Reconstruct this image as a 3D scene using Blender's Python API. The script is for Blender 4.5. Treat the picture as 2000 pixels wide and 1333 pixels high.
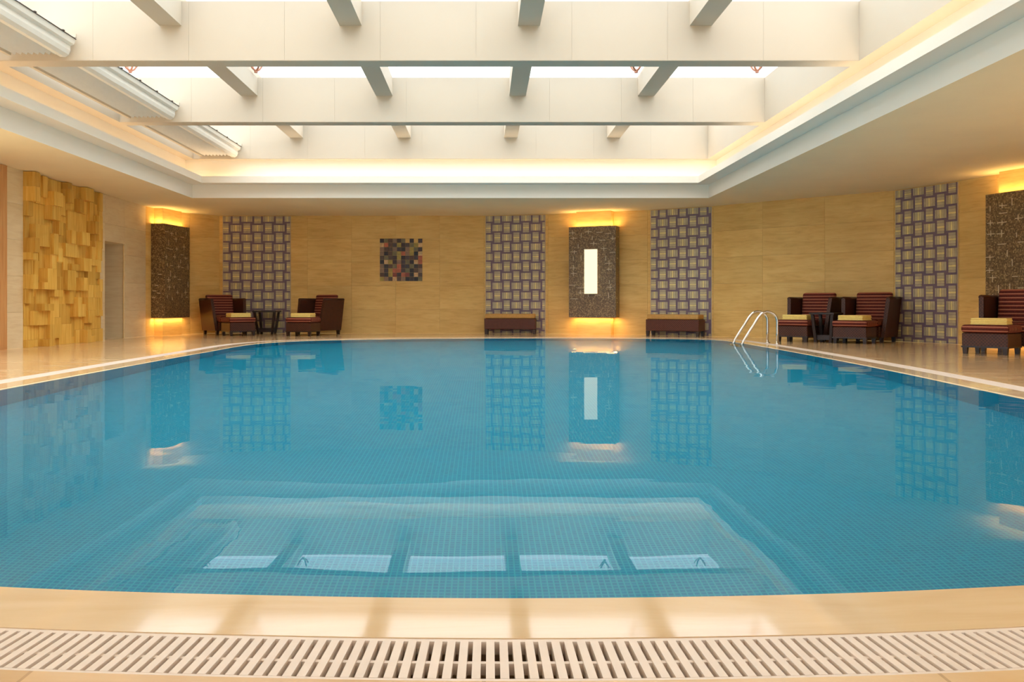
import bpy, bmesh, math, random
from mathutils import Vector, Matrix
from mathutils.geometry import tessellate_polygon

# ------------------------------------------------------------------ clear
for o in list(bpy.data.objects):
    bpy.data.objects.remove(o)
scene = bpy.context.scene
C = scene.collection
R = math.radians

# ------------------------------------------------------------------ camera
EYE = 0.73
FPX = 1700.0
cam_d = bpy.data.cameras.new('camera')
cam = bpy.data.objects.new('camera', cam_d)
C.objects.link(cam)
cam.location = (0, 0, EYE)
cam.rotation_euler = (R(90), 0, 0)
cam_d.sensor_fit = 'HORIZONTAL'
cam_d.sensor_width = 36.0
cam_d.lens = FPX / 2000.0 * 36.0
cam_d.shift_x = 55.0 / 2000.0
cam_d.shift_y = -71.5 / 2000.0
cam_d.clip_start = 0.05
cam_d.clip_end = 300
scene.camera = cam

# ------------------------------------------------------------------ world / exposure
scene.view_settings.view_transform = 'Standard'
scene.view_settings.look = 'None'
scene.view_settings.gamma = 1.0
scene.view_settings.use_curve_mapping = False
scene.view_settings.exposure = 0.30
scene.cycles.use_denoising = True
scene.cycles.use_adaptive_sampling = True
scene.cycles.adaptive_threshold = 0.06
scene.cycles.use_light_tree = False
scene.cycles.max_bounces = 8
scene.cycles.diffuse_bounces = 5
scene.cycles.glossy_bounces = 4
scene.cycles.transmission_bounces = 5
scene.cycles.transparent_max_bounces = 8
scene.cycles.sample_clamp_indirect = 12.0
SKY_STRENGTH = 4.2
world = bpy.data.worlds.new('sky')
scene.world = world
world.use_nodes = True
wn = world.node_tree
wn.nodes.clear()
w_out = wn.nodes.new('ShaderNodeOutputWorld')
w_bg = wn.nodes.new('ShaderNodeBackground')
w_tc = wn.nodes.new('ShaderNodeTexCoord')
w_sep = wn.nodes.new('ShaderNodeSeparateXYZ')
w_ramp = wn.nodes.new('ShaderNodeValToRGB')
w_ramp.color_ramp.elements[0].position = 0.0
w_ramp.color_ramp.elements[0].color = (0.40, 0.45, 0.51, 1)     # overcast: the zenith two to three times the horizon
w_ramp.color_ramp.elements[1].position = 1.0
w_ramp.color_ramp.elements[1].color = (1.0, 0.955, 0.88, 1)
wn.links.new(w_tc.outputs['Generated'], w_sep.inputs[0])
wn.links.new(w_sep.outputs['Z'], w_ramp.inputs[0])
wn.links.new(w_ramp.outputs[0], w_bg.inputs['Color'])
w_bg.inputs['Strength'].default_value = SKY_STRENGTH
wn.links.new(w_bg.outputs[0], w_out.inputs[0])

COVE_W = 1.4        # watts per metre of the cove light strip
COVE_COL = (1.0, 0.63, 0.30)
BOX_W = 3.6        # watts of each strip behind the mosaic wall boxes
BOX_COL = (1.0, 0.63, 0.22)


# ------------------------------------------------------------------ helpers
def lin(c):
    c /= 255.0
    return c / 12.92 if c <= 0.04045 else ((c + 0.055) / 1.055) ** 2.4


def rgb(r, g, b):
    return (lin(r), lin(g), lin(b), 1.0)


class NT:
    """small node-tree writer"""
    def __init__(self, name):
        self.m = bpy.data.materials.new(name)
        self.m.use_nodes = True
        self.t = self.m.node_tree
        self.t.nodes.clear()
        self.out = self.t.nodes.new('ShaderNodeOutputMaterial')

    def n(self, kind, **kw):
        nd = self.t.nodes.new(kind)
        for k, v in kw.items():
            setattr(nd, k, v)
        return nd

    def l(self, a, b):
        self.t.links.new(a, b)

    def bsdf(self, col=None, rough=0.5, metal=0.0, spec=0.5, coat=0.0):
        b = self.n('ShaderNodeBsdfPrincipled')
        if col is not None:
            b.inputs['Base Color'].default_value = col
        b.inputs['Roughness'].default_value = rough
        b.inputs['Metallic'].default_value = metal
        b.inputs['Specular IOR Level'].default_value = spec
        b.inputs['Coat Weight'].default_value = coat
        b.inputs['Coat Roughness'].default_value = 0.06
        self.l(b.outputs[0], self.out.inputs[0])
        return b

    def coords(self, kind='Object', scale=(1, 1, 1), rot=(0, 0, 0), rnd=False):
        tc = self.n('ShaderNodeTexCoord')
        mp = self.n('ShaderNodeMapping')
        mp.inputs['Scale'].default_value = scale
        mp.inputs['Rotation'].default_value = rot
        self.l(tc.outputs[kind], mp.inputs[0])
        if rnd:
            oi = self.n('ShaderNodeObjectInfo')
            mu = self.n('ShaderNodeMath', operation='MULTIPLY')
            mu.inputs[1].default_value = 37.0
            self.l(oi.outputs['Random'], mu.inputs[0])
            self.l(mu.outputs[0], mp.inputs['Location'])
        return mp.outputs[0]

    def ramp(self, fac, stops):
        r = self.n('ShaderNodeValToRGB')
        e = r.color_ramp.elements
        while len(e) < len(stops):
            e.new(0.5)
        for i, (p, c) in enumerate(stops):
            e[i].position = p
            e[i].color = c
        self.l(fac, r.inputs[0])
        return r.outputs[0]

    def noise(self, vec, scale, detail=4, rough=0.55, dist=0.0):
        t = self.n('ShaderNodeTexNoise')
        t.inputs['Scale'].default_value = scale
        t.inputs['Detail'].default_value = detail
        t.inputs['Roughness'].default_value = rough
        t.inputs['Distortion'].default_value = dist
        self.l(vec, t.inputs['Vector'])
        return t.outputs['Fac']

    def mix(self, fac, a, b, mode='MIX'):
        mx = self.n('ShaderNodeMix', data_type='RGBA', blend_type=mode)
        for sock, v in ((0, fac), (6, a), (7, b)):
            if isinstance(v, (int, float)):
                mx.inputs[sock].default_value = v
            elif isinstance(v, tuple):
                mx.inputs[sock].default_value = v
            else:
                self.l(v, mx.inputs[sock])
        return mx.outputs[2]

    def bump(self, h, strength, dist, b):
        bp = self.n('ShaderNodeBump')
        bp.inputs['Strength'].default_value = strength
        bp.inputs['Distance'].default_value = dist
        self.l(h, bp.inputs['Height'])
        self.l(bp.outputs[0], b.inputs['Normal'])


M = {}


def plain(name, col, rough=0.6, metal=0.0, spec=0.5, vary=0.06, scale=6.0, coat=0.0):
    t = NT(name)
    b = t.bsdf(col, rough, metal, spec, coat)
    if vary > 0:
        f = t.noise(t.coords('Object', rnd=True), scale)
        lo = tuple(c * (1 - vary) for c in col[:3]) + (1,)
        hi = tuple(min(1, c * (1 + vary)) for c in col[:3]) + (1,)
        t.l(t.ramp(f, [(0.3, lo), (0.7, hi)]), b.inputs['Base Color'])
    M[name] = t.m
    return t.m


def emit(name, col, strength):
    t = NT(name)
    e = t.n('ShaderNodeEmission')
    e.inputs[0].default_value = col
    e.inputs[1].default_value = strength
    t.l(e.outputs[0], t.out.inputs[0])
    M[name] = t.m
    return t.m


# --- stone wall slabs: fine veins running almost level
def stone(name, c0, c1, c2, rough, spec=0.4, scale=(0.9, 1, 7.5)):
    t = NT(name)
    b = t.bsdf(c1, rough, spec=spec)
    v = t.coords('Object', scale=scale, rot=(0, R(9), 0), rnd=True)
    f = t.noise(v, 2.2, 7, 0.62, 0.9)
    f2 = t.noise(t.coords('Object', scale=(1, 1, 3), rnd=True), 1.1, 3)
    col = t.ramp(f, [(0.25, c0), (0.5, c1), (0.78, c2)])
    col2 = t.mix(0.35, col, t.ramp(f2, [(0.3, c0), (0.7, c2)]))
    oi = t.n('ShaderNodeObjectInfo')
    tone = t.ramp(oi.outputs['Random'], [(0, (0.9, 0.9, 0.89, 1)), (1, (1, 1, 1, 1))])
    t.l(t.mix(1.0, col2, tone, 'MULTIPLY'), b.inputs['Base Color'])
    t.bump(f, 0.08, 0.01, b)
    M[name] = t.m


stone('wall_stone', rgb(212, 166, 90), rgb(238, 198, 118), rgb(246, 214, 140), 0.5)
stone('pale_stone', rgb(220, 192, 146), rgb(236, 214, 172), rgb(243, 226, 190), 0.45)


def floor_stone(name, c0, c1, c2, rough, joint):
    t = NT(name)
    b = t.bsdf(c1, rough, spec=0.55)
    v = t.coords('Object', scale=(0.6, 3.0, 1))
    f = t.noise(v, 1.6, 7, 0.6, 0.8)
    col = t.ramp(f, [(0.25, c0), (0.5, c1), (0.78, c2)])
    if joint:
        br = t.n('ShaderNodeTexBrick', offset=0.0)
        br.inputs['Scale'].default_value = 1.0
        br.inputs['Brick Width'].default_value = 0.9
        br.inputs['Row Height'].default_value = 0.9
        br.inputs['Mortar Size'].default_value = 0.004
        br.inputs['Color1'].default_value = (1, 1, 1, 1)
        br.inputs['Color2'].default_value = (0.86, 0.84, 0.82, 1)
        br.inputs['Mortar'].default_value = (0.7, 0.66, 0.6, 1)
        t.l(t.coords('Object'), br.inputs['Vector'])
        col = t.mix(1.0, col, br.outputs['Color'], 'MULTIPLY')
    t.l(col, b.inputs['Base Color'])
    rr = t.n('ShaderNodeMapRange')
    rr.inputs['To Min'].default_value = rough * 0.7
    rr.inputs['To Max'].default_value = rough * 1.5
    t.l(f, rr.inputs['Value'])
    t.l(rr.outputs[0], b.inputs['Roughness'])
    M[name] = t.m


floor_stone('deck_stone', rgb(210, 172, 124), rgb(225, 190, 144), rgb(237, 208, 166), 0.12, True)
floor_stone('coping_stone', rgb(216, 182, 140), rgb(226, 198, 158), rgb(234, 210, 176), 0.06, False)

plain('ceiling_paint', rgb(242, 228, 194), 0.85, vary=0.02, scale=1.5)
plain('cove_paint', rgb(244, 238, 226), 0.7, vary=0.01, scale=1.5)
plain('beam_paint', rgb(202, 191, 174), 0.6, vary=0.015, scale=1.2)
plain('grate_plastic', rgb(232, 218, 206), 0.35, vary=0.04, scale=9)
plain('trough', rgb(62, 42, 28), 0.8, vary=0.2, scale=8)
plain('steel', rgb(215, 210, 200), 0.16, metal=1.0, vary=0.03)
plain('dark_metal', rgb(70, 62, 58), 0.4, metal=0.7)
plain('clamp_metal', rgb(172, 120, 98), 0.35, metal=0.6)
plain('shade_fabric', rgb(244, 240, 232), 0.8, vary=0.02)
plain('dark_wood', rgb(42, 24, 18), 0.35, vary=0.25, scale=12)
plain('towel', rgb(255, 226, 140), 0.95, vary=0.08, scale=30)
plain('bench_pad', rgb(196, 150, 84), 0.85, vary=0.1, scale=20)
plain('grout', rgb(122, 103, 122), 0.5, vary=0.08, scale=20)
plain('weave_edge', rgb(184, 172, 148), 0.4, vary=0.14, scale=9)
plain('weave_mid', rgb(200, 188, 152), 0.35, vary=0.14, scale=9)
plain('weave_light', rgb(232, 218, 154), 0.3, vary=0.1, scale=9)
plain('inlay', rgb(212, 196, 162), 0.3, vary=0.05)
plain('white_edge', rgb(206, 190, 160), 0.4, vary=0.03)
emit('lamp_glow', (1.0, 0.84, 0.54, 1), 1.15)


def wood(name, c0, c1, c2, rough=0.5, scale=(14, 14, 0.8)):
    t = NT(name)
    b = t.bsdf(c1, rough, spec=0.35)
    f = t.noise(t.coords('Object', scale=scale, rnd=True), 1.6, 5, 0.6, 0.4)
    oi = t.n('ShaderNodeObjectInfo')
    tone = t.ramp(oi.outputs['Random'], [(0, (0.70, 0.64, 0.54, 1)), (0.4, (0.92, 0.91, 0.88, 1)), (1, (1, 1, 1, 1))])
    col = t.ramp(f, [(0.28, c0), (0.5, c1), (0.74, c2)])
    t.l(t.mix(1.0, col, tone, 'MULTIPLY'), b.inputs['Base Color'])
    t.bump(f, 0.1, 0.004, b)
    M[name] = t.m


wood('block_wood', rgb(214, 160, 64), rgb(236, 188, 88), rgb(246, 208, 116), 0.5)
wood('door_wood', rgb(190, 130, 76), rgb(206, 150, 92), rgb(216, 166, 110), 0.5)


def wicker(name, c0, c1):
    t = NT(name)
    b = t.bsdf(c1, 0.45, spec=0.4)
    ch = t.n('ShaderNodeTexChecker')
    ch.inputs['Scale'].default_value = 42.0
    ch.inputs['Color1'].default_value = c0
    ch.inputs['Color2'].default_value = c1
    t.l(t.coords('Object'), ch.inputs['Vector'])
    n = t.noise(t.coords('Object'), 18, 3)
    t.l(t.mix(0.3, ch.outputs['Color'], t.ramp(n, [(0.3, c0), (0.7, c1)])), b.inputs['Base Color'])
    t.bump(ch.outputs['Fac'], 0.5, 0.006, b)
    M[name] = t.m


wicker('wicker', rgb(46, 22, 14), rgb(88, 46, 28))
wicker('wicker_bench', rgb(66, 30, 20), rgb(106, 54, 34))


def stripes(name, axis, period=0.062):
    t = NT(name)
    b = t.bsdf(rgb(110, 40, 36), 0.8, spec=0.2)
    sp = t.n('ShaderNodeSeparateXYZ')
    t.l(t.coords('Object'), sp.inputs[0])
    mu = t.n('ShaderNodeMath', operation='MULTIPLY')
    mu.inputs[1].default_value = 1.0 / period
    t.l(sp.outputs[axis], mu.inputs[0])
    fr = t.n('ShaderNodeMath', operation='FRACT')
    t.l(mu.outputs[0], fr.inputs[0])
    col = t.ramp(fr.outputs[0], [(0.0, rgb(70, 24, 24)), (0.30, rgb(132, 52, 44)), (0.5, rgb(214, 152, 116)), (0.64, rgb(124, 46, 42)), (0.8, rgb(60, 20, 20))])
    n = t.noise(t.coords('Object'), 60, 2)
    t.l(t.mix(0.25, col, t.ramp(n, [(0.3, rgb(70, 26, 24)), (0.7, rgb(150, 80, 60))])), b.inputs['Base Color'])
    M[name] = t.m


stripes('stripe_z', 'Z')
stripes('stripe_y', 'Y', 0.05)


# --- tiny mosaic of the wall boxes
def tiny_mosaic():
    t = NT('dark_mosaic')
    b = t.bsdf(rgb(84, 66, 42), 0.35, spec=0.5)
    vo = t.n('ShaderNodeTexVoronoi', feature='F1', distance='CHEBYCHEV')
    vo.inputs['Scale'].default_value = 48.0
    vo.inputs['Randomness'].default_value = 0.35
    t.l(t.coords('Object'), vo.inputs['Vector'])
    sp = t.n('ShaderNodeSeparateColor')
    t.l(vo.outputs['Color'], sp.inputs[0])
    col = t.ramp(sp.outputs[0], [(0.0, rgb(84, 64, 40)), (0.45, rgb(112, 88, 58)), (0.8, rgb(138, 112, 76)), (1.0, rgb(172, 146, 102))])
    t.l(col, b.inputs['Base Color'])
    t.bump(vo.outputs['Distance'], 0.4, 0.006, b)
    M['dark_mosaic'] = t.m


tiny_mosaic()


# --- pool mosaic (25 mm tiles, far below 10 px)
def pool_tile():
    t = NT('pool_mosaic')
    b = t.bsdf(rgb(60, 160, 190), 0.25)
    br = t.n('ShaderNodeTexBrick', offset=0.0)
    br.inputs['Scale'].default_value = 1.0
    br.inputs['Brick Width'].default_value = 0.026
    br.inputs['Row Height'].default_value = 0.026
    br.inputs['Mortar Size'].default_value = 0.0035
    br.inputs['Mortar Smooth'].default_value = 0.2
    br.inputs['Color1'].default_value = rgb(0, 134, 174)
    br.inputs['Color2'].default_value = rgb(0, 146, 184)
    br.inputs['Mortar'].default_value = rgb(34, 170, 192)
    tc = t.n('ShaderNodeTexCoord')
    t.l(tc.outputs['UV'], br.inputs['Vector'])
    n = t.noise(tc.outputs['UV'], 0.35, 2)
    t.l(t.mix(1.0, br.outputs['Color'], t.ramp(n, [(0.3, (0.9, 0.93, 0.95, 1)), (0.7, (1, 1, 1, 1))]), 'MULTIPLY'), b.inputs['Base Color'])
    M['pool_mosaic'] = t.m


pool_tile()


def water_mat():
    t = NT('water')
    g = t.n('ShaderNodeBsdfGlass')
    g.inputs['Color'].default_value = (0.94, 0.985, 1.0, 1)
    g.inputs['Roughness'].default_value = 0.0
    g.inputs['IOR'].default_value = 1.333
    f = t.noise(t.coords('Object', scale=(0.8, 1.6, 1)), 1.3, 2, 0.4, 0.3)
    bp = t.n('ShaderNodeBump')
    bp.inputs['Strength'].default_value = 0.05
    bp.inputs['Distance'].default_value = 0.03
    t.l(f, bp.inputs['Height'])
    t.l(bp.outputs[0], g.inputs['Normal'])
    rf = t.n('ShaderNodeBsdfRefraction')
    rf.inputs['Color'].default_value = (0.94, 0.985, 1.0, 1)
    rf.inputs['Roughness'].default_value = 0.0
    rf.inputs['IOR'].default_value = 1.333
    t.l(bp.outputs[0], rf.inputs['Normal'])
    mx = t.n('ShaderNodeMixShader')
    mx.inputs[0].default_value = 0.5
    t.l(g.outputs[0], mx.inputs[1])
    t.l(rf.outputs[0], mx.inputs[2])
    t.l(mx.outputs[0], t.out.inputs[0])
    M['water'] = t.m


water_mat()


def glass_mat():
    t = NT('skylight_glass')
    tr = t.n('ShaderNodeBsdfTransparent')
    tr.inputs[0].default_value = (0.95, 0.97, 0.98, 1)
    gl = t.n('ShaderNodeBsdfGlossy')
    gl.inputs['Roughness'].default_value = 0.02
    lw = t.n('ShaderNodeLayerWeight')
    pw = t.n('ShaderNodeMath', operation='POWER')
    pw.inputs[1].default_value = 5.0
    t.l(lw.outputs['Facing'], pw.inputs[0])
    fr = t.n('ShaderNodeMath', operation='MULTIPLY_ADD')
    fr.inputs[1].default_value = 0.9
    fr.inputs[2].default_value = 0.04
    t.l(pw.outputs[0], fr.inputs[0])
    mx = t.n('ShaderNodeMixShader')
    t.l(fr.outputs[0], mx.inputs[0])
    t.l(tr.outputs[0], mx.inputs[1])
    t.l(gl.outputs[0], mx.inputs[2])
    t.l(mx.outputs[0], t.out.inputs[0])
    M['skylight_glass'] = t.m


glass_mat()


class MB:
    """collects faces; build() links them as one mesh object"""
    def __init__(self):
        self.v, self.f, self.mi = [], [], []

    def add(self, vs, fs, mi=0):
        k = len(self.v)
        self.v += [tuple(p) for p in vs]
        for f in fs:
            self.f.append(tuple(k + i for i in f))
            self.mi.append(mi)
        return self

    def box(self, x0, x1, y0, y1, z0, z1, mi=0, mat=None):
        vs = [(x0, y0, z0), (x1, y0, z0), (x1, y1, z0), (x0, y1, z0), (x0, y0, z1), (x1, y0, z1), (x1, y1, z1), (x0, y1, z1)]
        if mat is not None:
            vs = [mat @ Vector(p) for p in vs]
        return self.add(vs, [(0, 3, 2, 1), (4, 5, 6, 7), (0, 1, 5, 4), (1, 2, 6, 5), (2, 3, 7, 6), (3, 0, 4, 7)], mi)

    def hexa(self, bot, top, mi=0):
        vs = list(bot) + list(top)
        return self.add(vs, [(0, 3, 2, 1), (4, 5, 6, 7), (0, 1, 5, 4), (1, 2, 6, 5), (2, 3, 7, 6), (3, 0, 4, 7)], mi)

    def rbox(self, x0, x1, y0, y1, z0, z1, r, seg=2, mi=0, warp=None):
        bm = bmesh.new()
        bmesh.ops.create_cube(bm, size=1.0)
        for v in bm.verts:
            v.co = Vector(((x0 + x1) / 2 + v.co.x * (x1 - x0), (y0 + y1) / 2 + v.co.y * (y1 - y0), (z0 + z1) / 2 + v.co.z * (z1 - z0)))
        bmesh.ops.bevel(bm, geom=bm.edges[:], offset=r, segments=seg, profile=0.5, affect='EDGES')
        bm.verts.index_update()
        vs = [v.co.copy() for v in bm.verts]
        if warp:
            vs = [warp(p) for p in vs]
        self.add(vs, [tuple(v.index for v in f.verts) for f in bm.faces], mi)
        bm.free()
        return self

    def tube(self, path, r, seg=10, mi=0, cap=True):
        path = [Vector(p) for p in path]
        rings = []
        up = None
        for i, p in enumerate(path):
            d = (path[min(i + 1, len(path) - 1)] - path[max(i - 1, 0)]).normalized()
            if up is None:
                a = Vector((0, 0, 1)) if abs(d.z) < 0.9 else Vector((0, 1, 0))
                up = (a - d * a.dot(d)).normalized()
            else:
                up = (up - d * up.dot(d)).normalized()
            s = d.cross(up)
            rr = r[i] if isinstance(r, (list, tuple)) else r
            rings.append([p + (up * math.cos(t) + s * math.sin(t)) * rr for t in [2 * math.pi * k / seg for k in range(seg)]])
        vs = [q for rg in rings for q in rg]
        fs = []
        for i in range(len(path) - 1):
            for k in range(seg):
                a, b = i * seg + k, i * seg + (k + 1) % seg
                fs.append((a, a + seg, b + seg, b))
        if cap:
            fs.append(tuple(range(seg)))
            fs.append(tuple(reversed(range((len(path) - 1) * seg, len(path) * seg))))
        return self.add(vs, fs, mi)

    def mesh(self, name, mats, smooth=False):
        me = bpy.data.meshes.new(name)
        me.from_pydata(self.v, [], self.f)
        for m in (mats if isinstance(mats, (list, tuple)) else [mats]):
            me.materials.append(M[m])
        me.polygons.foreach_set('material_index', self.mi)
        if smooth:
            me.polygons.foreach_set('use_smooth', [True] * len(me.polygons))
        me.update()
        return me

    def build(self, name, mats, parent=None, smooth=False, loc=None, rz=0.0):
        return put(name, self.mesh(name, mats, smooth), parent, loc, rz)


def put(name, me, parent=None, loc=None, rz=0.0):
    o = bpy.data.objects.new(name, me)
    C.objects.link(o)
    if parent is not None:
        o.parent = parent
    if loc is not None:
        o.location = loc
    if rz:
        o.rotation_euler = (0, 0, rz)
    return o


def tag(o, label=None, cat=None, group=None, kind=None):
    if label:
        o['label'] = label
    if cat:
        o['category'] = cat
    if group:
        o['group'] = group
    if kind:
        o['kind'] = kind
    return o


def thing(name, label, cat, loc=(0, 0, 0), rz=0.0, group=None):
    o = bpy.data.objects.new(name, None)
    C.objects.link(o)
    o.empty_display_size = 0.1
    o.location = loc
    o.rotation_euler = (0, 0, rz)
    return tag(o, label, cat, group)


def copy_tree(o, parent=None):
    c = o.copy()
    C.objects.link(c)
    c.parent = parent
    for ch in list(o.children):
        copy_tree(ch, c)
    return c


def area(name, loc, rot, sx, sy, watts, col, parent=None):
    d = bpy.data.lights.new(name, 'AREA')
    d.shape = 'RECTANGLE'
    d.size, d.size_y = sx, sy
    d.energy = watts
    d.color = col
    o = bpy.data.objects.new(name, d)
    C.objects.link(o)
    o.location = loc
    o.rotation_euler = rot
    if parent is not None:
        o.parent = parent
    return o


# ------------------------------------------------------------------ levels
ZC = EYE + 2.25      # soffit
Z1 = EYE + 2.53      # underside of cove lip
Z2 = EYE + 2.67      # top of cove lip
Z3 = EYE + 3.085     # beam underside, start of the skylight well
ZL = EYE + 3.53      # underside of the long beams
ZT = EYE + 3.84      # top of the beams

# plan of the room, clockwise seen from above, starting at the left wall behind the camera
PLAN_L = [(-7.75, 12.0), (-7.75, 14.06), (-7.75, 14.64), (-7.75, 17.57), (-7.75, 17.8), (-7.75, 18.77), (-7.75, 19.95)]
PLAN_B = [(-7.75, 19.95), (-7.60, 20.95), (-7.25, 21.5), (-6.7, 22.05), (0.0, 22.05), (1.6, 21.72), (3.9, 20.75), (5.25, 19.9), (6.1, 19.05)]
PLAN_R = [(6.1, 19.05), (8.1, 17.2), (8.66, 15.85), (8.9, 15.1), (9.4, 13.7), (9.6, 12.4), (9.6, 9.6)]
PLAN_F = [(9.6, -3.0), (-7.75, -3.0)]
OUTLINE = [(-7.75, -3.0)] + PLAN_L + PLAN_B[1:] + PLAN_R[1:] + [(9.6, -3.0)]


# ------------------------------------------------------------------ pool outline
def closed_curve(pts, n):
    P = [Vector(p) for p in pts]
    k = len(P)
    out = []
    for i in range(k):
        p0, p1, p2, p3 = P[i - 1], P[i], P[(i + 1) % k], P[(i + 2) % k]
        t1 = (p1 - p0).length ** 0.5
        t2 = t1 + (p2 - p1).length ** 0.5
        t3 = t2 + (p3 - p2).length ** 0.5
        for s in range(24):
            t = t1 + (t2 - t1) * s / 24
            a1 = p0 * ((t1 - t) / t1) + p1 * (t / t1)
            a2 = p1 * ((t2 - t) / (t2 - t1)) + p2 * ((t - t1) / (t2 - t1))
            a3 = p2 * ((t3 - t) / (t3 - t2)) + p3 * ((t - t2) / (t3 - t2))
            b1 = a1 * ((t2 - t) / t2) + a2 * (t / t2)
            b2 = a2 * ((t3 - t) / (t3 - t1)) + a3 * ((t - t1) / (t3 - t1))
            out.append(b1 * ((t2 - t) / (t2 - t1)) + b2 * ((t - t1) / (t2 - t1)))
    return resample(out, n)


def resample(pts, n):
    L = [0.0]
    k = len(pts)
    for i in range(k):
        L.append(L[-1] + (pts[(i + 1) % k] - pts[i]).length)
    res, j = [], 0
    for i in range(n):
        s = L[-1] * i / n
        while L[j + 1] < s:
            j += 1
        f = (s - L[j]) / max(1e-9, L[j + 1] - L[j])
        res.append(pts[j].lerp(pts[(j + 1) % k], f))
    return res


POOL_CTRL = [(0.07, 2.173), (0.82, 2.203), (1.41, 2.273), (2.4, 2.44), (3.3, 2.72), (3.86, 3.3), (4.05, 4.6), (4.20, 6.78), (4.52, 9.83),
             (4.80, 14.0), (4.87, 16.6), (4.80, 17.9), (4.35, 18.45), (3.0, 18.78), (1.0, 18.95), (-1.0, 18.75), (-2.57, 18.2), (-3.75, 17.4), (-4.22, 16.2),
             (-4.27, 13.2), (-4.25, 11.3), (-4.2, 9.3), (-4.16, 7.48), (-4.05, 4.6), (-3.86, 3.3), (-3.2, 2.72), (-2.2, 2.44), (-1.255, 2.262), (-0.575, 2.197)]
NP = 400
EDGE = closed_curve(POOL_CTRL, NP)           # anticlockwise seen from above


def offset(curve, d):
    k = len(curve)
    out = []
    for i in range(k):
        t = (curve[(i + 1) % k] - curve[i - 1]).normalized()
        out.append(curve[i] + Vector((t.y, -t.x)) * d)
    return out


COPE = offset(EDGE, 0.27)
GRATE = offset(EDGE, 0.487)


def fill(outer, holes, z, flip=False):
    loops = [[Vector((p[0], p[1], 0)) for p in outer]] + [[Vector((p[0], p[1], 0)) for p in h] for h in holes]
    tri = tessellate_polygon(loops)
    vs = [(p.x, p.y, z) for lp in loops for p in lp]
    fs = []
    for a, b, c in tri:
        n = (Vector(vs[b]) - Vector(vs[a])).cross(Vector(vs[c]) - Vector(vs[a]))
        if (n.z < 0) != flip:
            a, b, c = c, b, a
        fs.append((a, b, c))
    return vs, fs


def band(mb, c0, z0, c1, z1, mi=0):
    k = len(c0)
    vs = [(p.x, p.y, z0) for p in c0] + [(p.x, p.y, z1) for p in c1]
    mb.add(vs, [(i, (i + 1) % k, k + (i + 1) % k, k + i) for i in range(k)], mi)


# ------------------------------------------------------------------ floor
mb = MB()
mb.add(*fill(OUTLINE, [GRATE], 0.0))
band(mb, GRATE, 0.0, GRATE, -0.16)
floor = tag(mb.build('floor', 'deck_stone'), 'polished beige stone deck around the pool', kind='structure')

# ------------------------------------------------------------------ ceiling
OX0, OX1, OY0, OY1 = -6.16, 4.75, 3.5, 18.39


def rect(o, oy=None):
    oy = o if oy is None else oy
    return [(OX0 - o, OY0 - oy), (OX1 + o, OY0 - oy), (OX1 + o, OY1 + oy), (OX0 - o, OY1 + oy)]


mb = MB()
mb.add(*fill(OUTLINE, [rect(0)], ZC, flip=True))
mb.add(*fill(OUTLINE, [rect(0.45)], ZC + 0.3))
ceiling = tag(mb.build('ceiling', 'ceiling_paint'), 'plain painted soffit framing the skylight opening', kind='structure')


def sweep(profile, name, mat):
    m = MB()
    n = len(profile)
    rings = [[(x, y, z) for x, y in rect(o)] for o, z in profile]
    vs = [rings[i][k] for k in range(4) for i in range(n)]
    fs = []
    for k in range(4):
        for i in range(n):
            a, b = k * n + i, k * n + (i + 1) % n
            c, d = ((k + 1) % 4) * n + (i + 1) % n, ((k + 1) % 4) * n + i
            fs.append((a, b, c, d))
    m.add(vs, fs)
    return m.build(name, mat, ceiling)


sweep([(0.0, ZC), (0.0, Z1), (0.45, Z1), (0.45, ZC + 0.002)], 'cove_riser', 'cove_paint')
sweep([(0.22, Z1 + 0.001), (-0.29, Z1 + 0.001), (-0.29, Z2), (-0.25, Z2), (-0.25, Z1 + 0.04), (0.22, Z1 + 0.04)], 'cove_lip', 'cove_paint')
sweep([(0.22, Z1), (0.22, Z3 + 0.02), (0.45, Z3 + 0.02), (0.45, Z1)], 'cove_back', 'cove_paint')

# walls of the skylight well
WELL = [(OX0 - 0.5, OX0, OY0 - 0.5, OY1 + 0.6), (OX1, OX1 + 0.5, OY0 - 0.5, OY1 + 0.6), (OX0, OX1, OY1 + 0.06, OY1 + 0.6), (OX0, OX1, OY0 - 0.5, OY0)]
for x0, x1, y0, y1 in WELL:
    MB().box(x0, x1, y0, y1, Z3, ZT).build('skylight_well_wall', 'beam_paint', ceiling)

BEAM_Y = [7.29, 11.02, 14.73]
LONG_X = [-3.965, -1.685, 0.57, 2.745]
BT = 0.27


def clad(parent, x0, x1, y, n, face=-1):
    """thin cladding boards with hairline joints on the room side of a cross beam"""
    w = (x1 - x0) / n
    me = MB().box(0.001, w - 0.001, 0, 0.006, Z3 + 0.004, ZT).mesh('cladding_board', 'beam_paint')
    for i in range(n):
        put('cladding_board', me, parent, (x0 + i * w, y - 0.006, 0))


for y in BEAM_Y:
    b = MB().box(OX0, OX1, y, y + BT, Z3, ZT).build('cross_beam', 'beam_paint', ceiling)
    clad(b, OX0, OX1, y, 9)
clad(bpy.data.objects['skylight_well_wall.002'], OX0, OX1, OY1 + 0.06, 9)
ys = [OY0] + BEAM_Y + [OY1 + 0.06]
for i in range(4):
    ya = ys[i] if i == 0 else ys[i] + BT
    for x in LONG_X:
        MB().box(x - 0.14, x + 0.14, ya, ys[i + 1] - 0.006, ZL, ZT - 0.002).build('long_beam', 'beam_paint', ceiling)

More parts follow.
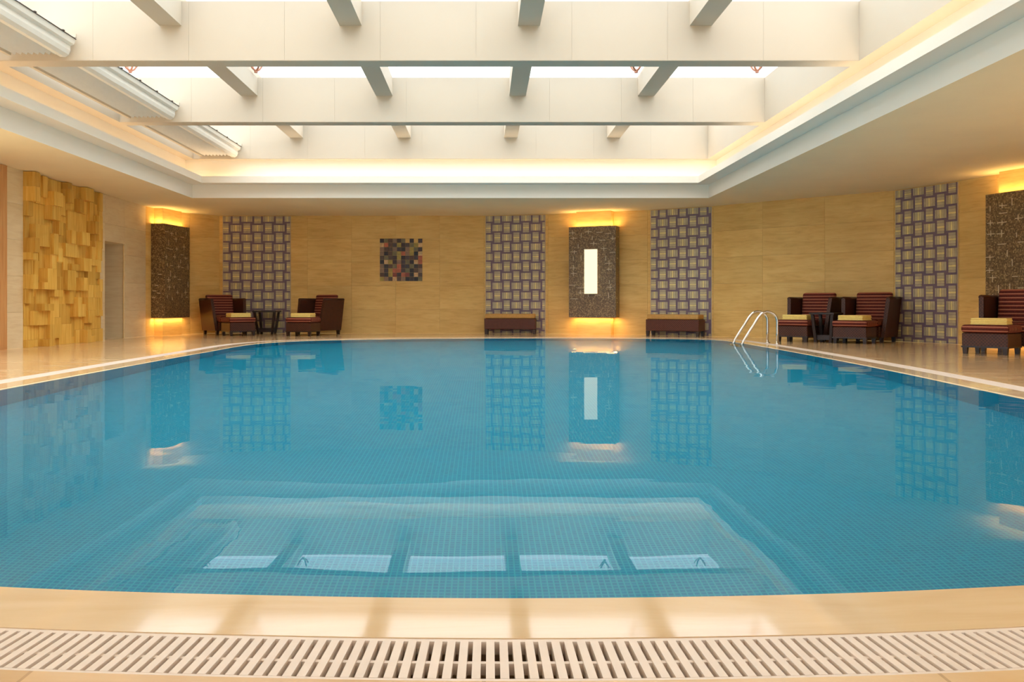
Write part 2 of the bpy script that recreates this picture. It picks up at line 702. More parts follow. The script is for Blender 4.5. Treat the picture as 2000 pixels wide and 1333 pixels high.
# cove light strips (real lamps lying in the trough behind the lip)
lx, ly = OX1 - OX0, OY1 - OY0
zz = Z1 + 0.07
area('cove_light', ((OX0 + OX1) / 2, OY1 + 0.14, zz), (R(180), 0, 0), lx, 0.06, COVE_W * lx, COVE_COL, ceiling)
area('cove_light', ((OX0 + OX1) / 2, OY0 - 0.14, zz), (R(180), 0, 0), lx, 0.06, COVE_W * lx, COVE_COL, ceiling)
area('cove_light', (OX0 - 0.14, (OY0 + OY1) / 2, zz), (R(180), 0, 0), 0.06, ly, COVE_W * ly, COVE_COL, ceiling)
area('cove_light', (OX1 + 0.14, (OY0 + OY1) / 2, zz), (R(180), 0, 0), 0.06, ly, COVE_W * ly, COVE_COL, ceiling)

# ------------------------------------------------------------------ skylight glazing
win = thing('window_1', 'frameless glass skylight roof over the beam grid', None)
tag(win, kind='structure')
GZ = ZT + 0.16
gx = [OX0 - 0.3] + LONG_X + [OX1 + 0.3]
gy = [OY0 - 0.3] + [y + BT / 2 for y in BEAM_Y] + [OY1 + 0.4]
for i in range(5):
    for j in range(4):
        MB().box(gx[i] + 0.01, gx[i + 1] - 0.01, gy[j] + 0.01, gy[j + 1] - 0.01, GZ, GZ + 0.016).build('pane', 'skylight_glass', win)
cl = MB()
for a in range(4):
    t = math.pi / 4 + a * math.pi / 2
    cl.tube([(0, 0, 0.0), (0.07 * math.cos(t), 0.07 * math.sin(t), 0.05), (0.13 * math.cos(t), 0.13 * math.sin(t), 0.14)], 0.016, 6)
cl.tube([(0, 0, -0.02), (0, 0, 0.03)], 0.03, 8)
cl_me = cl.mesh('spider_clamp', 'clamp_metal')
for x in [-5.85, -3.77, 2.52, 4.52]:
    for y in (10.75, 14.4, 18.2):
        put('spider_clamp', cl_me, win, (x, y, GZ - 0.145))
for x in LONG_X:
    MB().box(x - 0.05, x + 0.05, OY0, OY1 + 0.1, ZT - 0.004, GZ - 0.001).build('glazing_bar', 'beam_paint', win)

# ------------------------------------------------------------------ folded shades along the left of the skylight
side_names = ['white folded fabric skylight shade in the bay nearest the viewer', 'white folded fabric skylight shade in the bay between the two visible cross beams',
              'white folded fabric skylight shade in the bay against the far end of the skylight']
for bi, (ya, yb) in enumerate([(7.29 + BT + 0.05, 11.02 - 0.06), (11.02 + BT + 0.05, 14.73 - 0.06), (14.73 + BT + 0.05, OY1 + 0.04)]):
    sh = thing('skylight_shade', side_names[bi], 'shade', (0, 0, 0), 0, 'folded shades along the left of the skylight')
    L = yb - ya
    # pleats hang as narrow folds side by side
    x = -5.94
    k = 0
    while x < -5.38:
        zz0 = Z3 + 0.06 - 0.0 * k
        m = MB()
        m.hexa([(x, ya, zz0 + 0.07), (x + 0.036, ya, zz0), (x + 0.036, yb, zz0), (x, yb, zz0 + 0.07)],
               [(x, ya, zz0 + 0.22), (x + 0.036, ya, zz0 + 0.2), (x + 0.036, yb, zz0 + 0.2), (x, yb, zz0 + 0.22)])
        m.hexa([(x + 0.036, ya, zz0), (x + 0.072, ya, zz0 + 0.07), (x + 0.072, yb, zz0 + 0.07), (x + 0.036, yb, zz0)],
               [(x + 0.036, ya, zz0 + 0.2), (x + 0.072, ya, zz0 + 0.22), (x + 0.072, yb, zz0 + 0.22), (x + 0.036, yb, zz0 + 0.2)])
        m.build('pleat', 'shade_fabric', sh)
        x += 0.0725
        k += 1
    m = MB()
    prof = [(-5.335, Z3 + 0.035), (-5.27, Z3 + 0.03), (-5.225, Z3 + 0.06), (-5.205, Z3 + 0.11), (-5.205, Z3 + 0.17), (-5.16, Z3 + 0.19), (-5.14, Z3 + 0.25), (-5.335, Z3 + 0.25)]
    n = len(prof)
    m.add([(px, ya, pz) for px, pz in prof] + [(px, yb, pz) for px, pz in prof],
          [(i, (i + 1) % n, n + (i + 1) % n, n + i) for i in range(n)] + [tuple(reversed(range(n))), tuple(range(n, 2 * n))])
    m.build('front_roll', 'shade_fabric', sh)
    MB().box(-5.142, -5.13, ya, yb, Z3 + 0.25, Z3 + 0.260).build('track', 'dark_metal', sh)
    for q in range(5):
        yy = ya + L * (0.1 + 0.2 * q)
        MB().box(-5.146, -5.122, yy - 0.02, yy + 0.02, Z3 + 0.26, Z3 + 0.272).build('bracket', 'dark_metal', sh)
    MB().box(-6.0, -5.95, ya, yb, Z3 + 0.05, Z3 + 0.1).build('edge_rail', 'beam_paint', sh)
    MB().box(-6.155, -5.12, yb - 0.04, yb - 0.01, Z3 + 0.27, Z3 + 0.31).build('carrier_bar', 'beam_paint', sh)

# ------------------------------------------------------------------ walls with stone slabs
SLAB_T = 0.02
slab_cache = {}


def slab(w, h, mat):
    key = (round(w, 3), round(h, 3), mat)
    if key not in slab_cache:
        b = 0.0014
        m = MB()
        m.hexa([(0, SLAB_T, 0), (w, SLAB_T, 0), (w, SLAB_T, h), (0, SLAB_T, h)], [(b, 0, b), (w - b, 0, b), (w - b, 0, h - b), (b, 0, h - b)])
        m.f = [f[::-1] for f in m.f]
        slab_cache[key] = m.mesh('stone_slab', mat)
    return slab_cache[key]


def wall_piece(mb, p, q, z0, z1):
    mb.add([(p[0], p[1], z0), (q[0], q[1], z0), (q[0], q[1], z1), (p[0], p[1], z1)], [(0, 1, 2, 3)])


COURSES = [0, 0.60, 1.20, 1.80, 2.40, ZC]


def clad_wall(parent, p, q, mat='wall_stone', zmin=0.0, width=1.18):
    p, q = Vector(p), Vector(q)
    L = (q - p).length
    ang = math.atan2(q.y - p.y, q.x - p.x)
    n = max(1, round(L / width))
    w = L / n
    for k in range(5):
        a, b = max(COURSES[k], zmin), COURSES[k + 1]
        if b - a < 0.02:
            continue
        for i in range(n):
            c = p + (q - p) * (i / n)
            put('stone_slab', slab(w, b - a - 0.0, mat), parent, (c.x, c.y, a), ang)


# backing lies SLAB_T behind the slab faces (slab local +Y points out of the room)
def backing(name, plan, label, z_of=None):
    m = MB()
    for p, q in zip(plan[:-1], plan[1:]):
        d = (Vector(q) - Vector(p)).normalized()
        o = Vector((-d.y, d.x)) * (SLAB_T - 0.002)
        z0 = z_of(p, q) if z_of else 0.0
        wall_piece(m, Vector(p) + o - d * 0.02, Vector(q) + o + d * 0.02, z0 - (0.05 if z0 == 0 else 0), ZC + 0.3)
    return tag(m.build(name, 'wall_stone'), label, kind='structure')


DOOR_H = 2.03
wall_left = backing('wall_left', PLAN_L, 'stone clad side wall with wood relief and doorway', lambda p, q: DOOR_H if abs(p[1] - 17.8) < 0.01 else 0.0)
for p, q in zip(PLAN_L[:-1], PLAN_L[1:]):
    if abs(p[1] - 12.0) < 0.01:
        clad_wall(wall_left, (-7.75, 12.0), (-7.75, 12.9), 'pale_stone')
        continue
    if abs(p[1] - 14.64) < 0.01:
        continue
    clad_wall(wall_left, p, q, 'pale_stone', DOOR_H if abs(p[1] - 17.8) < 0.01 else 0.0)
# passage behind the doorway
m = MB()
m.add([(-7.765, 18.77, 0), (-9.2, 18.77, 0), (-9.2, 18.77, DOOR_H), (-7.765, 18.77, DOOR_H)], [(0, 1, 2, 3)])
m.add([(-7.765, 17.8, 0), (-9.2, 17.8, 0), (-9.2, 17.8, DOOR_H), (-7.765, 17.8, DOOR_H)], [(3, 2, 1, 0)])
m.add([(-9.2, 17.8, 0), (-9.2, 18.77, 0), (-9.2, 18.77, DOOR_H), (-9.2, 17.8, DOOR_H)], [(0, 1, 2, 3)])
m.add([(-7.765, 17.8, DOOR_H), (-9.2, 17.8, DOOR_H), (-9.2, 18.77, DOOR_H), (-7.765, 18.77, DOOR_H)], [(0, 1, 2, 3)])
m.add([(-7.75, 17.8, 0), (-9.2, 17.8, 0), (-9.2, 18.77, 0), (-7.75, 18.77, 0)], [(3, 2, 1, 0)])
tag(m.build('door_1', 'pale_stone'), 'open doorway recess in the stone wall beside the wood relief', kind='structure')
# wooden lining next to the pale stone pier, at the left edge of the view
m = MB().box(-7.75, -7.70, 12.9, 14.06, 0.0, ZC - 0.01)
trim = tag(m.build('trim_1', 'door_wood'), 'tan wooden wall lining beside the pale stone pier', kind='structure')

wall_back = backing('wall_back', PLAN_B, 'curving beige stone clad back wall')
for p, q in zip(PLAN_B[:-1], PLAN_B[1:]):
    clad_wall(wall_back, p, q)
wall_right = backing('wall_right', PLAN_R, 'beige stone clad wall curving round the right side')
for p, q in zip(PLAN_R[:-2], PLAN_R[1:-1]):
    clad_wall(wall_right, p, q)
clad_wall(wall_right, (9.6, 12.4), (9.6, 9.6))
# window rows added in the unseen near walls to brighten the room with daylight
def window_wall(p, q, n, first, edge=0.35, zb=0.12, zt=ZC - 0.06):
    """returns the wall mesh builder; windows are tagged as structure"""
    p, q = Vector(p), Vector(q)
    L = (q - p).length
    X = Matrix.Translation((p.x, p.y, 0)) @ Matrix.Rotation(math.atan2(q.y - p.y, q.x - p.x), 4, 'Z')
    mw = MB()
    mw.box(0, L, 0, 0.18, 0, zb, 0, X)
    mw.box(0, L, 0, 0.18, zt, ZC + 0.3, 0, X)
    w = (L - 2 * edge) / n
    posts = [(0, edge)] + [(edge + w * k - 0.06, edge + w * k + 0.06) for k in range(1, n)] + [(L - edge, L)]
    for a, b in posts:
        mw.box(a, b, 0, 0.18, zb, zt, 0, X)
    for k in range(n):
        a, b = posts[k][1], posts[k + 1][0]
        wk = tag(MB().box(a, b, 0.08, 0.095, zb, zt, 0, X).build('window_%d' % (first + k), 'skylight_glass'), 'tall window outside the view', kind='structure')
        for c, d in ((zb, zb + 0.05), (zt - 0.05, zt)):
            MB().box(a, b, 0.06, 0.12, c, d, 0, X).build('window_frame', 'beam_paint', wk)
    return mw


mw = window_wall((9.6, -3.0), (-7.75, -3.0), 7, 2, 0.35, 0.5, 2.4)
wall_front = tag(mw.build('wall_front', 'wall_stone'), 'wall behind the viewer with a row of tall windows', kind='structure')
mw = window_wall((9.6, 9.6), (9.6, -3.0), 5, 9)
mw.build('window_bay', 'wall_stone', wall_right)
mw = window_wall((-7.75, -3.0), (-7.75, 12.0), 6, 14)
mw.build('window_bay', 'wall_stone', wall_left)
m = MB().box(-16, 26, -22, -3.2, -0.1, -0.02)  # unseen paving added outside to bounce daylight up through the added windows
m.box(9.8, 26, -3.2, 22, -0.1, -0.02)
m.box(-24, -9.3, -3.2, 22, -0.1, -0.02)
m.box(-9.3, -7.95, -3.2, 16, -0.1, -0.02)
tag(m.build('terrace', 'pale_stone'), 'pale stone terrace outside the windows behind the viewer', kind='structure')

# ------------------------------------------------------------------ pool
pool = thing('swimming_pool', 'blue mosaic tiled swimming pool with curved stone coping', 'pool')
DEPTH = -1.25


def uv_mesh(name, vs, fs, uvs, mat):
    me = bpy.data.meshes.new(name)
    me.from_pydata(vs, [], fs)
    me.materials.append(M[mat])
    lay = me.uv_layers.new(name='UVMap')
    for poly in me.polygons:
        for li in poly.loop_indices:
            lay.data[li].uv = uvs[me.loops[li].vertex_index]
    me.update()
    return me


vs, fs = fill(EDGE, [], DEPTH)
put('basin_floor', uv_mesh('basin_floor', vs, fs, [(p[0], p[1]) for p in vs], 'pool_mosaic'), pool)
vs, uvs, s = [], [], 0.0
for i in range(NP + 1):
    p = EDGE[i % NP]
    if i:
        s += (p - EDGE[i - 1]).length
    vs += [(p.x, p.y, DEPTH), (p.x, p.y, -0.045)]
    uvs += [(s, DEPTH), (s, 0)]
fs = [(2 * i, 2 * i + 1, 2 * i + 3, 2 * i + 2) for i in range(NP)]
put('basin_wall', uv_mesh('basin_wall', vs, fs, uvs, 'pool_mosaic'), pool)
m = MB()
E1 = offset(EDGE, 0.012)
band(m, EDGE, -0.05, EDGE, -0.008)
band(m, EDGE, -0.008, E1, 0.0)
band(m, E1, 0.0, COPE, 0.0)
band(m, COPE, 0.0, COPE, -0.16)
m.f = [f[::-1] for f in m.f]
m.build('coping', 'coping_stone', pool)
m = MB()
band(m, COPE, -0.15, GRATE, -0.15)
m.f = [f[::-1] for f in m.f]
m.build('gutter_channel', 'trough', pool)
vs, fs = fill(EDGE, [], -0.006)
water = bpy.data.meshes.new('pool_water')
water.from_pydata(vs, [], fs)
water.materials.append(M['water'])
water = tag(put('pool_water', water), 'still clear blue water filling the pool', 'water', kind='stuff')

# ------------------------------------------------------------------ gutter grating
grate = thing('gutter_grating', 'cream slotted overflow grating running round the pool coping', 'grating')
gm = offset(EDGE, 0.3785)
for nm, d0, d1 in (('edge_rail', 0.272, 0.286), ('edge_rail', 0.473, 0.485), ('tie_rod', 0.380, 0.392)):
    a, b = offset(EDGE, d0), offset(EDGE, d1)
    zt = -0.002 if nm == 'edge_rail' else -0.006
    m = MB()
    band(m, a, zt, b, zt)
    band(m, b, zt, b, -0.03)
    band(m, b, -0.03, a, -0.03)
    band(m, a, -0.03, a, zt)
    m.f = [f[::-1] for f in m.f]
    m.build(nm, 'grate_plastic', grate)
per = sum((gm[(i + 1) % NP] - gm[i]).length for i in range(NP))
PITCH = 0.0284
nb = int(per / PITCH)
mid = resample(gm, nb)
bar_me = MB().box(-0.0088, 0.0088, -0.094, 0.094, -0.028, 0.0).mesh('bar', 'grate_plastic')
spots = []
for i in range(nb):
    t = (mid[(i + 1) % nb] - mid[i - 1]).normalized()
    spots.append((mid[i], math.atan2(t.y, t.x)))


def seen(p):
    if p.y < 0.5:
        return False
    u = 945 + p.x / p.y * FPX
    v = 595 + EYE / p.y * FPX
    return -20 < u < 2020 and v < 1345


order = sorted(range(nb), key=lambda i: (not seen(spots[i][0]), spots[i][0].length))
rest = MB()
for r_, i in enumerate(order):
    p, a = spots[i]
    if r_ < 300:
        put('bar', bar_me, grate, (p.x, p.y, -0.0015), a)
    else:
        rest.box(-0.0088, 0.0088, -0.094, 0.094, -0.0295, -0.0015, 0, Matrix.Translation((p.x, p.y, 0)) @ Matrix.Rotation(a, 4, 'Z'))
tag(rest.build('bar_row', 'grate_plastic', grate), kind='stuff')

# ------------------------------------------------------------------ basket weave mosaic panels
def band_block(w, h, along_x):
    """one woven block: five bands, the pale one in the middle"""
    m = MB()
    cuts = [0, 0.18, 0.40, 0.58, 0.80, 1.0]
    mats = [0, 1, 2, 1, 0]
    for a, b, mi in zip(cuts[:-1], cuts[1:], mats):
        g = 0.0025
        if along_x:
            m.box(-w / 2 + a * w + g, -w / 2 + b * w - g, -0.010, 0, -h / 2, h / 2, mi)
        else:
            m.box(-w / 2, w / 2, -0.010, 0, -h / 2 + a * h + g, -h / 2 + b * h - g, mi)
    return m.mesh('weave_tile', ['weave_edge', 'weave_mid', 'weave_light'])


def weave_panel(p, q, label, phase, sx=1.0):
    p, q = Vector(p), Vector(q)
    W = (q - p).length
    ang = math.atan2(q.y - p.y, q.x - p.x)
    c = 0.244
    cx = c * sx
    t = thing('weave_mosaic', label, 'mosaic', (p.x, p.y, 0), ang, 'basket weave mosaic panels')
    H = ZC - 0.015
    MB().box(0, W, -0.012, 0, 0.002, H).build('ground', 'grout', t)
    for x0, x1 in ((-0.012, 0), (W, W + 0.012)):
        MB().box(x0, x1, -0.016, 0, 0.002, H).build('edge_strip', 'white_edge', t)
    full = {0: band_block(cx * 1.03, c * 0.66, True), 1: band_block(cx * 0.62, c * 1.03, False)}
    cut = {}
    nx, nz = int(W / cx) + 2, int(H / c) + 2
    for i in range(nx):
        for j in range(nz):
            k = (i + j + phase) % 2
            w, h = (cx * 1.03, c * 0.66) if k == 0 else (cx * 0.62, c * 1.03)
            x, z = (i + 0.2) * cx, H - (j + 0.25) * c
            x0, x1, z0, z1 = max(x - w / 2, 0.004), min(x + w / 2, W - 0.004), max(z - h / 2, 0.006), min(z + h / 2, H - 0.002)
            if x1 - x0 < 0.02 or z1 - z0 < 0.02:
                continue
            if abs(x1 - x0 - w) < 1e-4 and abs(z1 - z0 - h) < 1e-4:
                me = full[k]
            else:
                key = (k, round(x1 - x0, 3), round(z1 - z0, 3))
                if key not in cut:
                    cut[key] = band_block(x1 - x0, z1 - z0, k == 0)
                me = cut[key]
            put('weave_tile', me, t, ((x0 + x1) / 2, -0.012, (z0 + z1) / 2))
    return t


def on(p, q, f):
    return (p[0] + (q[0] - p[0]) * f, p[1] + (q[1] - p[1]) * f)


weave_panel((-6.60, 22.049), (-4.90, 22.049), 'woven pattern mosaic panel behind the two armchairs by the left corner', 0, 1.12)
weave_panel(on((0, 22.05), (1.6, 21.72), 0.035), on((0, 22.05), (1.6, 21.72), 0.955), 'woven pattern mosaic panel left of the lit wall lamp, behind a bench', 0)
weave_panel(on((3.9, 20.75), (5.25, 19.9), 0.06), on((3.9, 20.75), (5.25, 19.9), 0.97), 'woven pattern mosaic panel right of the lit wall lamp, behind a bench', 0)
weave_panel(on((8.1, 17.2), (8.66, 15.85), 0.04), on((8.1, 17.2), (8.66, 15.85), 0.98), 'woven pattern mosaic panel on the right wall, standing clear to the floor', 0)

# ------------------------------------------------------------------ square tile picture
rnd = random.Random(7)
PAL = {'k': (34, 16, 12), 'b': (86, 58, 36), 'g': (120, 110, 74), 'y': (168, 148, 62), 'r': (132, 58, 40), 'c': (214, 176, 124), 'n': (66, 48, 46), 'o': (186, 100, 66), 'm': (140, 110, 84), 'd': (60, 28, 22)}
for k, c in PAL.items():
    plain('picture_' + k, rgb(*c), 0.35, vary=0.25, scale=14)
ROWS = ['kgbckg.ng.k'[:10], 'cobnydngyc', 'mbbmdkmygd', 'mkbgyomykc', 'bgbdyknbno', 'kcydmngkco', 'mkbgonkgkb', 'mdyoongkbm', 'bkyrdorkcb', 'ymbcbmknkg']
ROWS[0] = 'kgbckg.ngk'
ROWS[0] = 'kgbmkg.k.d'
T = 0.1077
art = thing('tile_picture', 'square picture of small multicoloured tiles on the back wall', 'picture', (-2.095 - 5 * T, 22.049, 1.32), 0)
tile_me = {}
for j, row in enumerate(ROWS):
    for i, ch in enumerate(row):
        if ch == '.':
            continue
        if ch not in tile_me:
            tile_me[ch] = MB().box(0.002, T - 0.002, -0.014, 0, 0.002, T - 0.002).mesh('tile', 'picture_' + ch)
        put('tile', tile_me[ch], art, (i * T, 0, (9 - j) * T))

# ------------------------------------------------------------------ wood block relief on the left wall
rel = thing('wood_block_relief', 'golden wooden block relief panel of uneven squares on the left wall', 'wall panel', (-7.75, 14.64, 0), R(90))
RW, RH = 2.93, ZC - 0.01
MB().box(0, RW, 0.0, 0.018, 0.0, RH).build('back_board', 'block_wood', rel)
NX, NZ = 18, 24
ux, uz = RW / NX, RH / NZ
used = [[False] * NZ for _ in range(NX)]
rnd = random.Random(21)
sizes = [(3, 3), (2, 3), (3, 2), (2, 2), (2, 2), (1, 3), (1, 2), (2, 2), (1, 2), (2, 1), (3, 2), (1, 1)]
for j in range(NZ - 1, -1, -1):
    for i in range(NX):
        if used[i][j]:
            continue
        rnd.shuffle(sizes)
        for w, h in sizes + [(1, 1)]:
            if i + w <= NX and j - h + 1 >= 0 and all(not used[a][b] for a in range(i, i + w) for b in range(j - h + 1, j + 1)):
                break
        for a in range(i, i + w):
            for b in range(j - h + 1, j + 1):
                used[a][b] = True
        d = rnd.choice([0.004, 0.02, 0.05, 0.09, 0.13, 0.17, 0.20])
        if i + w > NX - 2:
            d = min(d, 0.06)
        # local -Y points into the room
        me = MB().box(0.001, w * ux - 0.001, -d, 0, 0.001, h * uz - 0.001).mesh('wood_block', 'block_wood')
        put('wood_block', me, rel, (i * ux, 0, (j - h + 1) * uz))

# ------------------------------------------------------------------ pilasters and mosaic wall boxes
def wall_box(px, py, ang, label, wall, lit, seed, sel_marks=30, width=1.16):
    """origin on the wall face, local x along the wall, -y into the room"""
    hw = width / 2
    Mx = Matrix.Translation((px, py, 0)) @ Matrix.Rotation(ang, 4, 'Z')
    pm = MB().box(-hw + 0.15, hw - 0.15, -0.27, 0.06, 0, ZC, 0)
    pil = pm.build('pilaster', 'pale_stone' if False else 'wall_stone', wall, loc=(px, py, 0), rz=ang)
    t = thing('wall_box', label, 'wall lamp', (px, py, 0), ang, 'mosaic clad light boxes')
    z0, z1 = 0.42, 2.60
    MB().box(-hw, hw, -0.40, -0.06, z0, z1).build('mosaic_body', 'dark_mosaic', t)
    rn = random.Random(seed)
    pts = []
    tries = 0
    while len(pts) < sel_marks and tries < 4000:
        tries += 1
        x, z = rn.uniform(-hw + 0.07, hw - 0.07), z1 - 0.12 - (rn.random() ** 1.35) * (z1 - z0 - 0.55)
        if lit and abs(x) < 0.27 and 1.0 < z < 2.12:
            continue
        if any(abs(x - a) < 0.17 and abs(z - b) < 0.12 for a, b in pts):
            continue
        pts.append((x, z))
    for x, z in pts:
        m = MB()
        kind = rn.random()
        y0, y1 = -0.404, -0.399
        if kind < 0.75:
            a, b = rn.uniform(0.05, 0.1), rn.uniform(0.04, 0.09)
            m.box(max(x - a, -hw), min(x + b, hw), y0, y1, z - 0.006, z + 0.006)
        if kind > 0.35:
            a, b = rn.uniform(0.03, 0.08), rn.uniform(0.03, 0.07)
            m.box(x - 0.006, x + 0.006, y0 - 0.001, y1, z - a, z + b)
        m.build('inlay_mark', 'inlay', t)
    for k in range(5):
        z = rn.uniform(z0 + 0.3, z1 - 0.1)
        for sgn in (-1, 1):
            y = rn.uniform(-0.34, -0.12)
            MB().box(sgn * hw - 0.004, sgn * hw + 0.004, y - 0.04, y + 0.04, z - 0.008, z + 0.008).build('inlay_mark', 'inlay', t)
    if lit:
        la, lb, lz0, lz1 = -0.17, 0.13, 0.985, 2.05
        sc = MB().box(la, lb, -0.48, -0.401, lz0 + 0.004, lz1 - 0.004).build('lamp_shade', 'lamp_glow', t)
        MB().box(la - 0.008, lb + 0.008, -0.488, -0.4, lz0 - 0.01, lz0 + 0.003).build('lamp_rim', 'white_edge', sc)
        MB().box(la - 0.008, lb + 0.008, -0.488, -0.4, lz1 - 0.003, lz1 + 0.01).build('lamp_rim', 'white_edge', sc)
    # warm strips on top of and under the box, in front of and beside the pilaster
    for zz, rx in ((z1 + 0.012, R(180)), (z0 - 0.012, 0)):
        area('box_light', (0, -0.335, zz), (rx, 0, 0), width - 0.1, 0.05, BOX_W, BOX_COL, t)
        for sgn in (-1, 1):
            area('box_light', (sgn * (hw - 0.07), -0.17, zz), (rx, 0, 0), 0.06, 0.18, BOX_W * 0.35, BOX_COL, t)
    return t


a_c = math.atan2(20.75 - 21.72, 3.9 - 1.6)
cc = on((1.6, 21.72), (3.9, 20.75), 0.50)
wall_box(cc[0], cc[1], a_c, 'dark mosaic wall box carrying a lit upright lamp, on the back wall', wall_back, True, 4)
a_l = math.atan2(20.95 - 19.95, -7.60 + 7.75)
wall_box(-7.675, 20.75, math.atan2(0.986, 0.165), 'dark mosaic wall box without lamp in the left corner', wall_back, False, 9, 34)
a_r = math.atan2(13.7 - 15.1, 9.4 - 8.9)
cr = on((8.9, 15.1), (9.4, 13.7), 0.47)
wall_box(cr[0], cr[1], a_r, 'dark mosaic wall box at the right edge, behind an armchair', wall_right, False, 15, 40)

# ------------------------------------------------------------------ seating
def cushion(mb_args, name, parent, r=0.035, warp=None, mats=('stripe_y', 'stripe_z')):
    m = MB().rbox(*mb_args, r, 3, 0, warp)
    me = m.mesh(name, list(mats), True)
    for p in me.polygons:
        if abs(p.normal.y) > 0.6:
            p.material_index = 1
    return put(name, me, parent)


def leg_at(x, y, parent, h=0.11, s=0.035, name='leg', mat='dark_wood'):
    MB().hexa([(x - s * 0.8, y - s * 0.8, 0), (x + s * 0.8, y - s * 0.8, 0), (x + s * 0.8, y + s * 0.8, 0), (x - s * 0.8, y + s * 0.8, 0)],
              [(x - s, y - s, h), (x + s, y - s, h), (x + s, y + s, h), (x - s, y + s, h)]).build(name, mat, parent)


def make_armchair():
    t = thing('armchair', 'proto', 'armchair', group='wicker armchairs round the pool')
    # seat base
    MB().rbox(-0.33, 0.33, -0.40, 0.36, 0.10, 0.31, 0.012, 1).build('seat_base', 'wicker', t)
    # wing sides: flare outwards to the top, front edge slopes back
    for s in (-1, 1):
        m = MB()
        b0 = [(s * 0.33, -0.34, 0.10), (s * 0.40, -0.34, 0.10), (s * 0.40, 0.40, 0.10), (s * 0.33, 0.40, 0.10)]
        t0 = [(s * 0.385, -0.20, 0.84), (s * 0.455, -0.20, 0.84), (s * 0.455, 0.46, 0.84), (s * 0.385, 0.46, 0.84)]
        if s < 0:
            b0, t0 = [b0[i] for i in (1, 0, 3, 2)], [t0[i] for i in (1, 0, 3, 2)]
        m.hexa(b0, t0)
        am = m.build('arm', 'wicker', t)
        rim = [(s * 0.425, -0.20, 0.845), (s * 0.425, 0.46, 0.845)]
        MB().tube(rim, 0.036, 8).build('arm_rim', 'wicker', am, smooth=True)
    m = MB()
    m.hexa([(-0.345, 0.34, 0.10), (0.345, 0.34, 0.10), (0.345, 0.40, 0.10), (-0.345, 0.40, 0.10)],
           [(-0.39, 0.40, 0.86), (0.39, 0.40, 0.86), (0.39, 0.46, 0.86), (-0.39, 0.46, 0.86)])
    m.build('back_panel', 'wicker', t)
    cushion((-0.31, 0.31, -0.43, 0.22, 0.31, 0.45), 'seat_cushion', t, 0.045)

    def lean(p):
        return Vector((p.x, p.y + (p.z - 0.4) * 0.16, p.z))
    cushion((-0.335, 0.335, 0.16, 0.31, 0.44, 0.97), 'back_cushion', t, 0.05, lean, ('stripe_z', 'stripe_z'))
    for x in (-0.34, 0.34):
        for y in (-0.31, 0.36):
            leg_at(x, y, t)
    return t


def make_ottoman():
    t = thing('ottoman', 'proto', 'ottoman', group='wicker footstools in front of the armchairs')
    bd = MB().rbox(-0.31, 0.31, -0.27, 0.27, 0.10, 0.31, 0.012, 1).build('body', 'wicker', t)
    MB().box(-0.315, 0.315, -0.275, 0.275, 0.095, 0.118).build('base_rail', 'dark_wood', bd)
    cushion((-0.325, 0.325, -0.285, 0.285, 0.312, 0.43), 'cushion', t, 0.045)
    for x in (-0.27, 0.27):
        for y in (-0.23, 0.23):
            leg_at(x, y, t, 0.10, 0.034)
    return t


def make_towel():
    t = thing('folded_towel', 'proto', 'towel', group='folded towels on the footstools')
    m = MB()
    rn = random.Random(3)

    def wav(p):
        return Vector((p.x, p.y, p.z + 0.006 * math.sin(p.x * 14) + 0.004 * math.sin(p.y * 17 + 1)))
    bm_args = (-0.22, 0.22, -0.16, 0.16)
    for k in range(4):
        z = 0.0 + k * 0.024
        e = 0.006 * (k % 2)
        lay = MB().rbox(-0.24 + e, 0.24 - e, -0.19, 0.19 - e, z, z + 0.0245, 0.011, 2, 0, None)
        lay.build('fold', 'towel', t, smooth=True)
    return t


chair0, ott0, tow0 = make_armchair(), make_ottoman(), make_towel()
SETS = [
    ((-6.30, 21.17), 42, (-5.76, 20.42), 'left of the black side table', 'in the left corner', 38, -4),
    ((-4.05, 21.20), -35, (-4.20, 20.24), 'right of the black side table', 'right of the black side table', -14, 5),
    ((6.70, 17.70), -43, (6.17, 17.13), 'just beyond the pool ladder', 'next to the pool ladder', -43, 6),
    ((7.50, 16.95), -43, (6.97, 16.36), 'right of the pair near the ladder', 'right of the pair near the ladder', -43, -5),
    ((8.20, 13.42), -50, (7.50, 12.86), 'cut off by the right edge of the picture', 'nearest the viewer, at the right edge', -50, 8),
]
for i, (cp, ca, op, lc, lo, oa, ta) in enumerate(SETS):
    c = chair0 if i == 0 else copy_tree(chair0)
    c.location = (cp[0], cp[1], 0)
    c.rotation_euler = (0, 0, R(ca))
    c['label'] = 'brown wicker armchair with striped burgundy cushions, ' + lc
    o = ott0 if i == 0 else copy_tree(ott0)
    o.location = (op[0], op[1], 0)
    o.rotation_euler = (0, 0, R(oa))
    o['label'] = 'brown wicker footstool with striped cushion, ' + lo
    w = tow0 if i == 0 else copy_tree(tow0)
    w.location = (op[0], op[1], 0.4305)
    w.rotation_euler = (0, 0, R(oa + ta))
    w['label'] = 'folded yellow towel on the footstool ' + lo


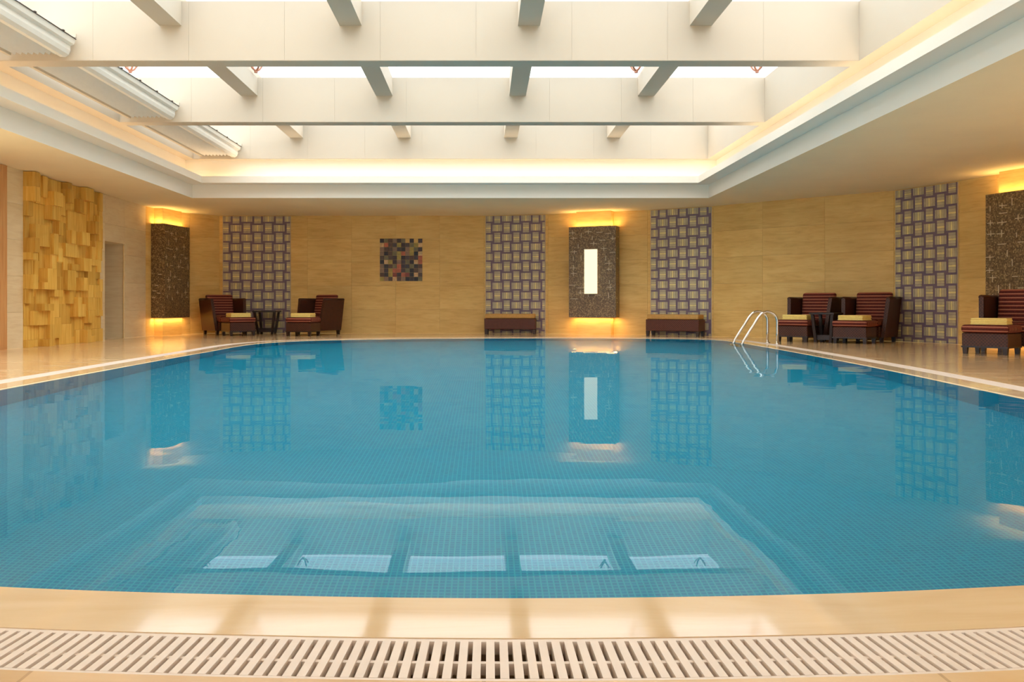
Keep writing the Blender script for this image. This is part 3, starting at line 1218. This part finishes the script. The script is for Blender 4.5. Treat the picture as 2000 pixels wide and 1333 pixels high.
def side_table(loc, rz, label, w=0.29, h=0.575):
    t = thing('side_table', label, 'table', loc, rz)
    MB().rbox(-w, w, -w, w, h - 0.04, h, 0.008, 1).build('table_top', 'dark_wood', t)
    b = w * 0.58
    for sx in (-1, 1):
        for sy in (-1, 1):
            x0, y0, x1, y1 = sx * b, sy * b, sx * (w - 0.05), sy * (w - 0.05)
            s = 0.026
            MB().hexa([(x0 - s, y0 - s, 0), (x0 + s, y0 - s, 0), (x0 + s, y0 + s, 0), (x0 - s, y0 + s, 0)],
                      [(x1 - s, y1 - s, h - 0.04), (x1 + s, y1 - s, h - 0.04), (x1 + s, y1 + s, h - 0.04), (x1 - s, y1 + s, h - 0.04)]).build('leg', 'dark_wood', t)
    MB().box(-b, b, -b, b, 0.05, 0.14).build('lower_shelf', 'dark_wood', t)
    return t


side_table((-5.38, 21.58, 0), 0, 'black side table with inward slanting legs between the left corner armchairs')
side_table((6.60, 16.78, 0), R(-43), 'black side table between the two armchairs near the pool ladder', 0.24)


def bench(loc, rz, label):
    t = thing('bench', label, 'bench', loc, rz, 'low wicker benches under the mosaics')
    MB().rbox(-0.63, 0.63, -0.22, 0.22, 0.12, 0.385, 0.012, 1).build('body', 'wicker_bench', t)
    MB().rbox(-0.61, 0.61, -0.21, 0.21, 0.386, 0.50, 0.025, 2).build('pad', 'bench_pad', t, smooth=True)
    for x in (-0.59, 0.59):
        for y in (-0.18, 0.18):
            leg_at(x, y, t, 0.12, 0.038)
    return t


bench((0.66, 21.50, 0), R(-6), 'low brown wicker bench with tan pad, left of the lit wall lamp')
bench((4.40, 20.02, 0), R(-32), 'low brown wicker bench with tan pad, right of the lit wall lamp')

# ------------------------------------------------------------------ pool ladder
lad = thing('pool_ladder', 'chrome pool ladder handrails at the far right of the pool', 'ladder')
for yy in (16.05, 16.60):
    xe = 4.86
    P = [(xe - 0.14, yy, -0.9), (xe - 0.14, yy, -0.25), (xe - 0.12, yy, -0.05), (xe - 0.06, yy, 0.08), (xe + 0.20, yy, 0.49)]
    cx_, cz_ = xe + 0.37, 0.415
    for k in range(9):
        a = R(150 - k * 150 / 8)
        P.append((cx_ + 0.18 * math.cos(a), yy, cz_ + 0.18 * math.sin(a)))
    P += [(cx_ + 0.18, yy, 0.2), (cx_ + 0.18, yy, 0.0)]
    MB().tube(P, 0.024, 12).build('handrail', 'steel', lad, smooth=True)
    MB().tube([(cx_ + 0.18, yy, 0.0), (cx_ + 0.18, yy, 0.012)], 0.05, 14).build('flange', 'steel', lad)
for z in (-0.3, -0.58, -0.86):
    MB().box(4.86 - 0.19, 4.86 - 0.09, 16.05, 16.60, z, z + 0.03).build('step', 'steel', lad)
